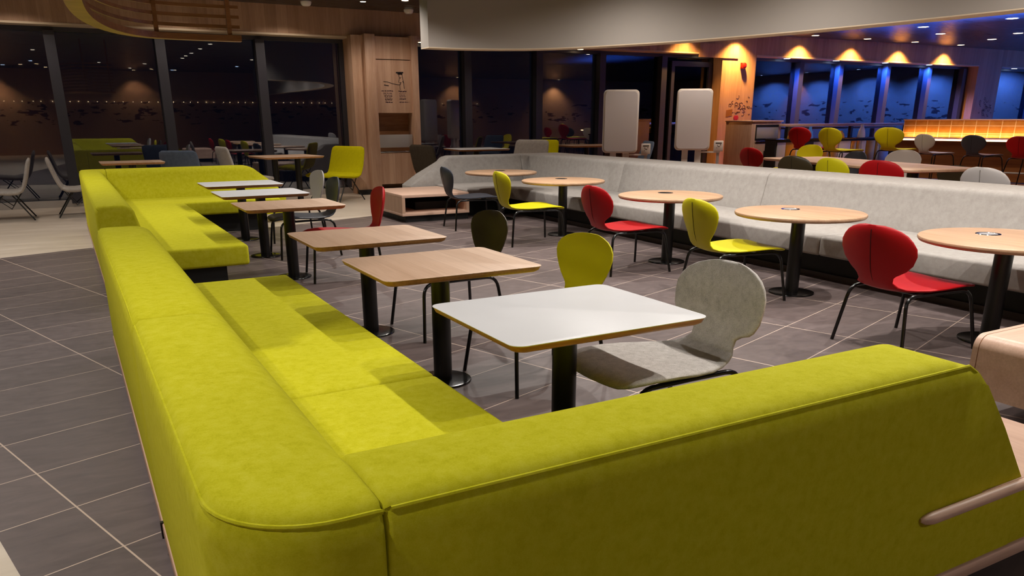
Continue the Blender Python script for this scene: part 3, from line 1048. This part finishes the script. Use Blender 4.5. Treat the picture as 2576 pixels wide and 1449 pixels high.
# ------------------------------------------------------------------ ordering kiosks seen from behind
def kiosk(label, x, y, ang, z0, z1, wd=.83):
    t = thing('kiosk', label, 'kiosk', (x, y, .15), ang, 'white ordering kiosks')
    z0 -= .15; z1 -= .15
    b = NB()
    def rr(ins, yy):
        return [(px, yy, pz) for px, pz in rrect(wd / 2 - ins, (z1 - z0) / 2 - ins, .075, 7, 0, (z0 + z1) / 2)]
    add_rings(b, [rr(.022, -.085), rr(.006, -.075), rr(0, -.055), rr(0, .055), rr(.02, .07)])
    obj('screen_case', b, KIOSK_E, t)
    obj('back_cover', add_rings(NB(), [rr(.03, -.0875), rr(.026, -.0815)]), KIOSK, t)
    for xx in (-.12, .12):
        obj('post', bx(xx - .055, -.045, .02, xx + .055, .045, z0 + .06, .006), KIOSK_E, t)
    obj('base_plate', bx(-.36, -.25, 0, .36, .25, .022, .006), KIOSK_E, t)
    obj('shelf_arm', bx(.1, -.03, z0 - .045, wd / 2 + .2, .03, z0 - .02), KIOSK_E, t)
    # pay terminal at the side
    e = obj('card_terminal', bx(wd / 2 + .08, -.04, z0 - .02, wd / 2 + .25, .03, z0 + .17, .012), KIOSK_E, t)
    b = NB()
    for zz, a_, c_, w_ in ((.13, .11, .22, .016), (.09, .14, .15, .02), (.07, .15, .19, .008), (.045, .13, .14, .012), (.10, .19, .21, .01)):
        stroke(b, [(wd / 2 + a_, z0 + zz), (wd / 2 + c_, z0 + zz)], w_, -.0425, .003)
    obj('terminal_marks', b, INK, e)
    obj('terminal_post', bx(wd / 2 + .14, -.02, .02, wd / 2 + .19, .02, z0 - .02), STEEL, t)
    return t
kiosk('left white kiosk standing behind the pale bench', 9.19, 12.41, -R(33), .90, 2.02, .65)
kiosk('right white kiosk with blue light on its side, near the oak pillar', 10.31, 11.68, -R(38), .95, 2.03, .64)

# ------------------------------------------------------------------ oak bin cabinet by the pillar
t = thing('bin_cabinet', 'low oak waste cabinet under the pillar drawing, with a blue lit steel slot', 'waste station', (14.58, 14.38, .15), 0)
obj('cabinet_body', bx(-.46, -.40, .0, .50, .45, 1.275, .004), OAK_S, t)
obj('top_slab', bx(-.48, -.44, 1.275, .52, .46, 1.305, .004), OAK_B, t)
obj('slot_recess', bx(-.33, -.415, .86, .40, -.395, 1.21), PLINTH, t)
obj('steel_flap', bx(-.31, -.43, .90, .38, -.41, 1.15, .003), STEEL, t)
obj('steel_tray', bx(-.33, -.45, .82, .40, -.405, .845, .003), CHROME, t)
dr = obj('cabinet_door', bx(-.33, -.42, .05, .40, -.40, .79, .003), OAK_Z, t)
obj('door_plate', bx(-.03, -.432, .42, .06, -.421, .62, .004), BLACK, dr)

# drawings on the oak pillars
def scribble(name, label, x0, x1, z0, z1, seed, extra):
    rg = random.Random(seed)
    t = thing(name, label, 'drawing', (0, 0, 0))
    for i in range(26):
        b = NB()
        cx2 = x0 + (x1 - x0) * rg.betavariate(2.2, 1.6); cz2 = z0 + (z1 - z0) * rg.betavariate(2, 2)
        r_ = rg.uniform(.02, .06)
        a0 = rg.uniform(0, 6)
        n_ = rg.randint(7, 12); tot = rg.uniform(3.0, 6.4)
        stroke(b, [(cx2 + r_ * math.cos(a0 + tot * k / n_) * rg.uniform(.85, 1.15), cz2 + r_ * .8 * math.sin(a0 + tot * k / n_)) for k in range(n_ + 1)], .013, YW - .003, .002)
        obj('doodle', b, INK_P, t)
    if extra:
        b = NB()
        for k in range(5):
            stroke(b, [(x0 + .02, z0 + .09 + .034 * k), (x0 + .24, z0 + .12 + .034 * k)], .036, YW - .004, .002)
        obj('ochre_box', b, INK_O, t)
        obj('red_fruit', lathe([(0, 0), (.05, .01), (.085, .05), (.09, .09), (.06, .13), (0, .125)], 16, (0, 0)), INK_R, t)
        o = t.children[-1]
        o.scale = (1, .03, 1); o.location = ((x0 + x1) / 2 - .08, YW - .004, z0 - .02)
    return t
scribble('wall_drawing', 'line drawing with an ochre box and a red fruit on the oak pillar', 15.66, 16.6, 1.46, 2.08, 5, True)
scribble('wall_drawing', 'plum line drawing of small leaves on the lilac lit wall at right', 26.75, 27.6, 1.5, 2.1, 9, False)

t = thing('wall_mounted_beacon', 'red fire alarm beacon on the oak pillar', 'alarm', (16.13, YW, 2.82))
obj('backplate', bx(-.075, -.02, -.075, .075, 0, .075, .01), REDP, t)
o = obj('dome', lathe([(0, 0), (.07, 0), (.078, .03), (.07, .075), (.04, .1), (0, .105)], 24), REDP, t)
o.rotation_euler = (R(90), 0, 0); o.location = (0, -.018, 0)

# ------------------------------------------------------------------ rail, gold front panels and amber counter at back right
t = thing('wooden_rail', 'oak shelf rail running along the right window bank', 'rail', (0, 0, 0))
obj('rail_board', bx(14.97, 13.62, 1.315, 19.6, 13.95, 1.375, .01), OAK_B, t)
for xx in (15.1, 17.3, 19.4):
    obj('rail_post', bx(xx - .04, 13.75, .15, xx + .04, 13.83, 1.315), BLACK, t)
rg = random.Random(12)
t = thing('low_counter', 'low serving counter with gold and cream front panels under the rail', 'counter', (0, 0, 0))
obj('counter_core', bx(14.1, 13.2, .15, 19.3, 13.5, 1.02), PLINTH, t)
x = 14.15
while x < 19.2:
    w_ = rg.uniform(.16, .42)
    m = rg.choice([GOLD, GOLD, PALE, PLINTH, STEEL])
    obj('front_panel', bx(x, 13.175, .18, min(x + w_ - .02, 19.28), 13.199, .98, .003), m, t)
    x += w_
obj('counter_top', bx(14.1, 13.14, 1.02, 19.3, 13.52, 1.055, .006), BLACKG, t)
# two carafe-like lamps / napkin holders on the counter
def vessel(nm, lb, x, y, m, hgt, r_, cat):
    o = obj(nm, lathe([(0, 0), (r_, 0), (r_ * 1.02, hgt * .1), (r_ * .8, hgt * .55), (r_ * .45, hgt * .78), (r_ * .38, hgt), (0, hgt)], 24), m, None, loc=(x, y, 1.056))
    tag(o, lb, cat)
    return o
vessel('carafe', 'pale carafe standing on the low counter left of the lime bar chair', 17.1, 13.3, KIOSK, .30, .09, 'carafe')
vessel('carafe', 'blue lit carafe on the low counter beside the red bar chair', 15.3, 13.3, plain('blue_glazed', lin(90, 150, 230), .2), .26, .08, 'carafe')
vessel('jar', 'squat gold jar on the low counter in the middle', 16.35, 13.3, GOLD, .16, .10, 'jar')
vessel('jar', 'small amber jar on the low counter at its left end', 14.7, 13.3, GOLD, .15, .09, 'jar')

t = thing('amber_counter', 'bar counter with an amber lit tiled upstand and a glowing edge', 'counter', (17.6, 12.55, .15), -R(76))
# local x runs along the counter towards the camera's right, local -y faces the camera
obj('upstand', bx(0, .0, .92, 6.6, .06, 1.30, .01), GRIDT, t)
obj('cap_rail', bx(-.02, -.02, 1.30, 6.62, .1, 1.325, .006), OAK_B, t)
obj('worktop', bx(-.25, -.55, .86, 6.7, .02, .905, .008), PALE, t)
obj('edge_light', bx(-.25, -.565, .868, 6.7, -.551, .895), L_STRIP, t)
obj('front_panel', bx(0, -.30, .02, 6.6, -.24, .86), wood('counter_oak', lin(150, 96, 50), lin(120, 70, 34), 'X'), t)
obj('foot_rail', tube([(0, -.42, .22), (6.5, -.42, .22)], .02, 8), STEEL, t)
ld = bpy.data.lights.new('edge_glow', 'AREA'); ld.shape = 'RECTANGLE'; ld.size = 6.4; ld.size_y = .04
ld.color = (1, .56, .2); ld.energy = 13
lo = bpy.data.objects.new('edge_glow', ld); COL.objects.link(lo); lo.parent = t
lo.location = (3.2, -.12, .93); lo.rotation_euler = (R(120), 0, 0)

# ------------------------------------------------------------------ slatted canopy at upper left
t = thing('pendant_canopy', 'curved slatted wooden pendant canopy at the upper left', 'canopy', (0, 0, 0))
cp = [(1.585, 7.93), (1.35, 7.95), (1.1, 7.95), (.9, 7.93), (.74, 7.84), (.58, 7.62), (.44, 7.28), (.33, 6.85), (.25, 6.35), (.20, 5.8), (.17, 5.2), (.16, 4.5), (.16, 3.5)]
cp = smooth_path(cp, 2)
def strip(d0, d1, z0, z1):
    a_ = offset_path(cp, d0); c_ = offset_path(cp, d1)
    return add_rings(NB(), [[(p_[0], p_[1], z0), (q_[0], q_[1], z0), (q_[0], q_[1], z1), (p_[0], p_[1], z1)] for p_, q_ in zip(a_, c_)])
obj('bottom_rim', strip(-.05, .05, 2.205, 2.255), OAK_D, t)
for k in range(9):
    z = 2.315 + k * .082
    obj('slat', strip(-.035, -.015, z, z + .028), OAK_D, t)
for x_ in (.88, 1.49):
    obj('rib', bx(x_ - .018, 7.915, 2.25, x_ + .018, 7.945, CZ - .001), OAK_D, t)
obj('rib', bx(.175, 5.2, 2.25, .21, 5.23, CZ - .001), OAK_D, t)

# ------------------------------------------------------------------ lamps
def downlight(label, x, y, z, mat, r_=.07, group=None, ring=CREAM):
    t = thing('ceiling_downlight', label, 'ceiling light', (x, y, z), 0, group)
    obj('trim_ring', lathe([(r_, .0), (r_ * 1.25, -.004), (r_ * 1.28, .0), (r_ * 1.2, .004), (r_, .004)], 24), ring, t)
    obj('diffuser', lathe([(0, -.003), (r_, -.003), (r_, .002), (0, .002)], 24), mat, t)
    return t
def spot(parent, col, en, deg=90, blend=.5, rad=.05, off=(0, 0, -.03), aim=None):
    d = bpy.data.lights.new('spot', 'SPOT')
    d.color = col; d.energy = en; d.spot_size = R(deg); d.spot_blend = blend; d.shadow_soft_size = rad
    o = bpy.data.objects.new('spot', d); COL.objects.link(o); o.parent = parent
    o.location = off
    if aim is not None:
        v = Vector(aim)
        o.rotation_euler = v.to_track_quat('-Z', 'Y').to_euler()
    return o
WARM = (1.0, .94, .87)
AMBER = (1.0, .50, .12)
BLUE = (.03, .14, 1.0)
NEUT = (1.0, .86, .74)
# wall washers over the right windows
G = 'amber wall washers over the right windows'
nm = ['first', 'second', 'third', 'fourth']
for i, (x, y) in enumerate(((18.2, 16.0), (20.3, 16.0), (22.4, 16.0), (24.6, 16.0))):
    l_ = downlight('%s amber wall washer from the left over the right windows' % nm[i], x, y, CZ, L_WARM, .09, G)
    spot(l_, AMBER, 420, 118, .9, .05, (0, .2, -.05))
l_ = downlight('amber wall washer over the boards left of the oak pillar', 14.1, 16.05, CZ, L_WARM, .08)
spot(l_, AMBER, 160, 120, .9, .05, (0, .12, -.05))
l_ = downlight('amber wall washer above the oak pillar', 15.85, 16.05, CZ, L_WARM, .08)
spot(l_, AMBER, 420, 120, .9, .05, (0, .12, -.05))
# cool lamps set in the window heads
G = 'cool lamps in the window heads'
for i, x in enumerate((17.95, 19.94, 22.1, 24.2, 28.8)):
    l_ = downlight('%s cool lamp from the left in the right window heads' % ['first', 'second', 'third', 'fourth', 'fifth'][i], x, 16.68, HZ - .037, L_BLUE, .085, G)
    spot(l_, BLUE, 420, 150, .6, .06, (0, -.05, -.03))
G = 'warm lamps in the window heads'
for i, x in enumerate((7.05, 11.1, 14.95)):
    l_ = downlight('warm lamp in the window head %s' % ['beside the bin tower', 'under the bulkhead curve', 'near the oak pillar'][i], x, 16.68, HZ - .037, L_WARM, .07, G)
# smoke detectors and small lamp in the dark ceiling
for i, (x, y) in enumerate(((4.42, 15.9), (6.55, 16.1))):
    t = thing('smoke_detector', ['white smoke detector on the dark ceiling, left one', 'white smoke detector on the dark ceiling above the bin tower'][i], 'smoke detector', (x, y, CZ))
    obj('detector_body', lathe([(0, -.075), (.06, -.075), (.085, -.055), (.1, -.02), (.1, 0), (0, 0)], 28), KIOSK_E, t)
downlight('small lamp in the dark ceiling between the smoke detectors', 5.36, 15.4, CZ, L_WHITE, .05)
# lamps in the glossy ceiling at right
for i, (x, y) in enumerate(((18.85, 13.3), (20.8, 14.15), (23.6, 14.45), (19.0, 11.25), (22.5, 13.1))):
    l_ = downlight('round lamp in the blue glossy ceiling at right', x, y, CZ, L_WHITE, .11, 'round lamps in the blue ceiling')
# general lighting of the seating area
G = 'recessed downlights over the seating'
SEATS = [(4.35, 1.35), (4.3, 2.6), (4.3, 4.0), (4.3, 5.9), (4.3, 7.8), (4.3, 9.7), (4.0, 12.0)]
for x, y in SEATS:
    l_ = downlight('recessed round downlight over the aisle between sofa and bench', x, y, CZ, L_WHITE, .06, G)
    spot(l_, WARM, 125, 130, .5, .03)
SIDE = [(-1.4, 1.5), (-1.6, 5.0), (-1.6, 8.6), (-.3, 3.2), (-.3, 10.2), (-1.8, 12.0), (6.75, 1.6), (6.75, 4.0), (6.5, 6.6), (5.9, 8.8), (1.8, -2.4)]  # unseen lamps, added where sofas, bench, bulkhead and left floor needed light
for x, y in SIDE:
    l_ = downlight('unseen round downlight added near the lime sofas', x, y, CZ, L_WHITE, .06, 'added downlights around the sofas')
    spot(l_, WARM, 190 if x > 5 else 105, 150, 1.0, .035)
BACKL = [(9.2, 4.0), (10.4, 7.6), (10.2, 11.0), (12.6, 9.4), (13.5, 12.2), (16.5, 9.5)]
for x, y in BACKL:
    l_ = downlight('recessed round downlight over the long oak table area', x, y, CZ, L_WHITE, .06, 'recessed downlights beyond the bulkhead')
    spot(l_, (1, .82, .66), 120, 125, .5, .05)
for x, y in [(6.0, 14.9), (2.2, 15.6), (9.0, 14.6), (-3.0, 12.0), (-.4, 15.6), (4.1, 15.6)]:
    l_ = downlight('recessed round downlight near the window tables', x, y, CZ, L_WHITE, .06, 'recessed downlights by the windows')
    spot(l_, (1, .84, .70), 42, 140, .5, .05)
# added blue fill strips, hidden behind rail and counter, tint the right hand ceiling
def fill_strip(name, label, loc, rz, ln, en):
    t = thing(name, label, 'added fill light', loc, rz)
    obj('housing', bx(-ln / 2, -.03, -.05, ln / 2, .03, 0, .004), BLACK, t)
    d = bpy.data.lights.new('blue_fill', 'AREA'); d.shape = 'RECTANGLE'; d.size = ln * .97; d.size_y = .04
    d.color = BLUE; d.energy = en; d.spread = R(95)
    o = bpy.data.objects.new('blue_fill', d); COL.objects.link(o); o.parent = t
    o.location = (0, 0, .004); o.rotation_euler = (PI + R(14), 0, 0)
fill_strip('rail_fill_strip', 'added blue fill strip hidden behind the oak shelf rail', (17.2, 14.02, 1.30), 0, 4.2, 240)
fill_strip('counter_fill_strip', 'added blue fill strip hidden behind the amber tiled upstand', (17.6 + .77 + .16, 12.55 - 3.1, 1.40), -R(76), 6.2, 1100)
# lamps behind the camera, seen as reflections in the glass
rg = random.Random(4)
for i in range(16):
    x = rg.uniform(-5, 16); y = rg.uniform(-7.2, -2.2)
    l_ = downlight('recessed round downlight behind the camera', x, y, CZ, rg.choice([L_WHITE, L_WARM, L_BLUE]), .07, 'recessed downlights behind the camera')
for x, en in ((-2.2, 170), (3.4, 70), (15, 60), (19.5, 90), (26, 160)):
    l_ = downlight('wall washer on the wall behind the camera', x, -7.5, CZ, L_WARM, .07, 'wall washers behind the camera')
    spot(l_, (1, .66, .36), en, 110, .7, .05)
b = NB()
for i in range(70):
    add_lathe(b, [(0, 2.24), (.012, 2.25), (.012, 2.262), (0, 2.27)], 6, (-4 + i * .36 + rg.uniform(-.05, .05), -7.9))
o = obj('hanging_light_string', b, L_WARM)
tag(o, 'string of tiny amber lights mirrored as a dotted line in the dark windows', 'string lights')
o['kind'] = 'stuff'
for y in (1.5, 4.5, 7.5, 10.5, 13.5):
    l_ = downlight('blue wall washer by the right hand wall', 33.0, y, CZ, L_BLUE, .07, 'blue wall washers by the right hand wall')
    spot(l_, BLUE, 1800, 150, .6, .05)
l_ = downlight('amber wall washer by the right hand wall', 33.6, 3.2, CZ, L_WARM, .07)
spot(l_, AMBER, 200, 90, .6, .05)
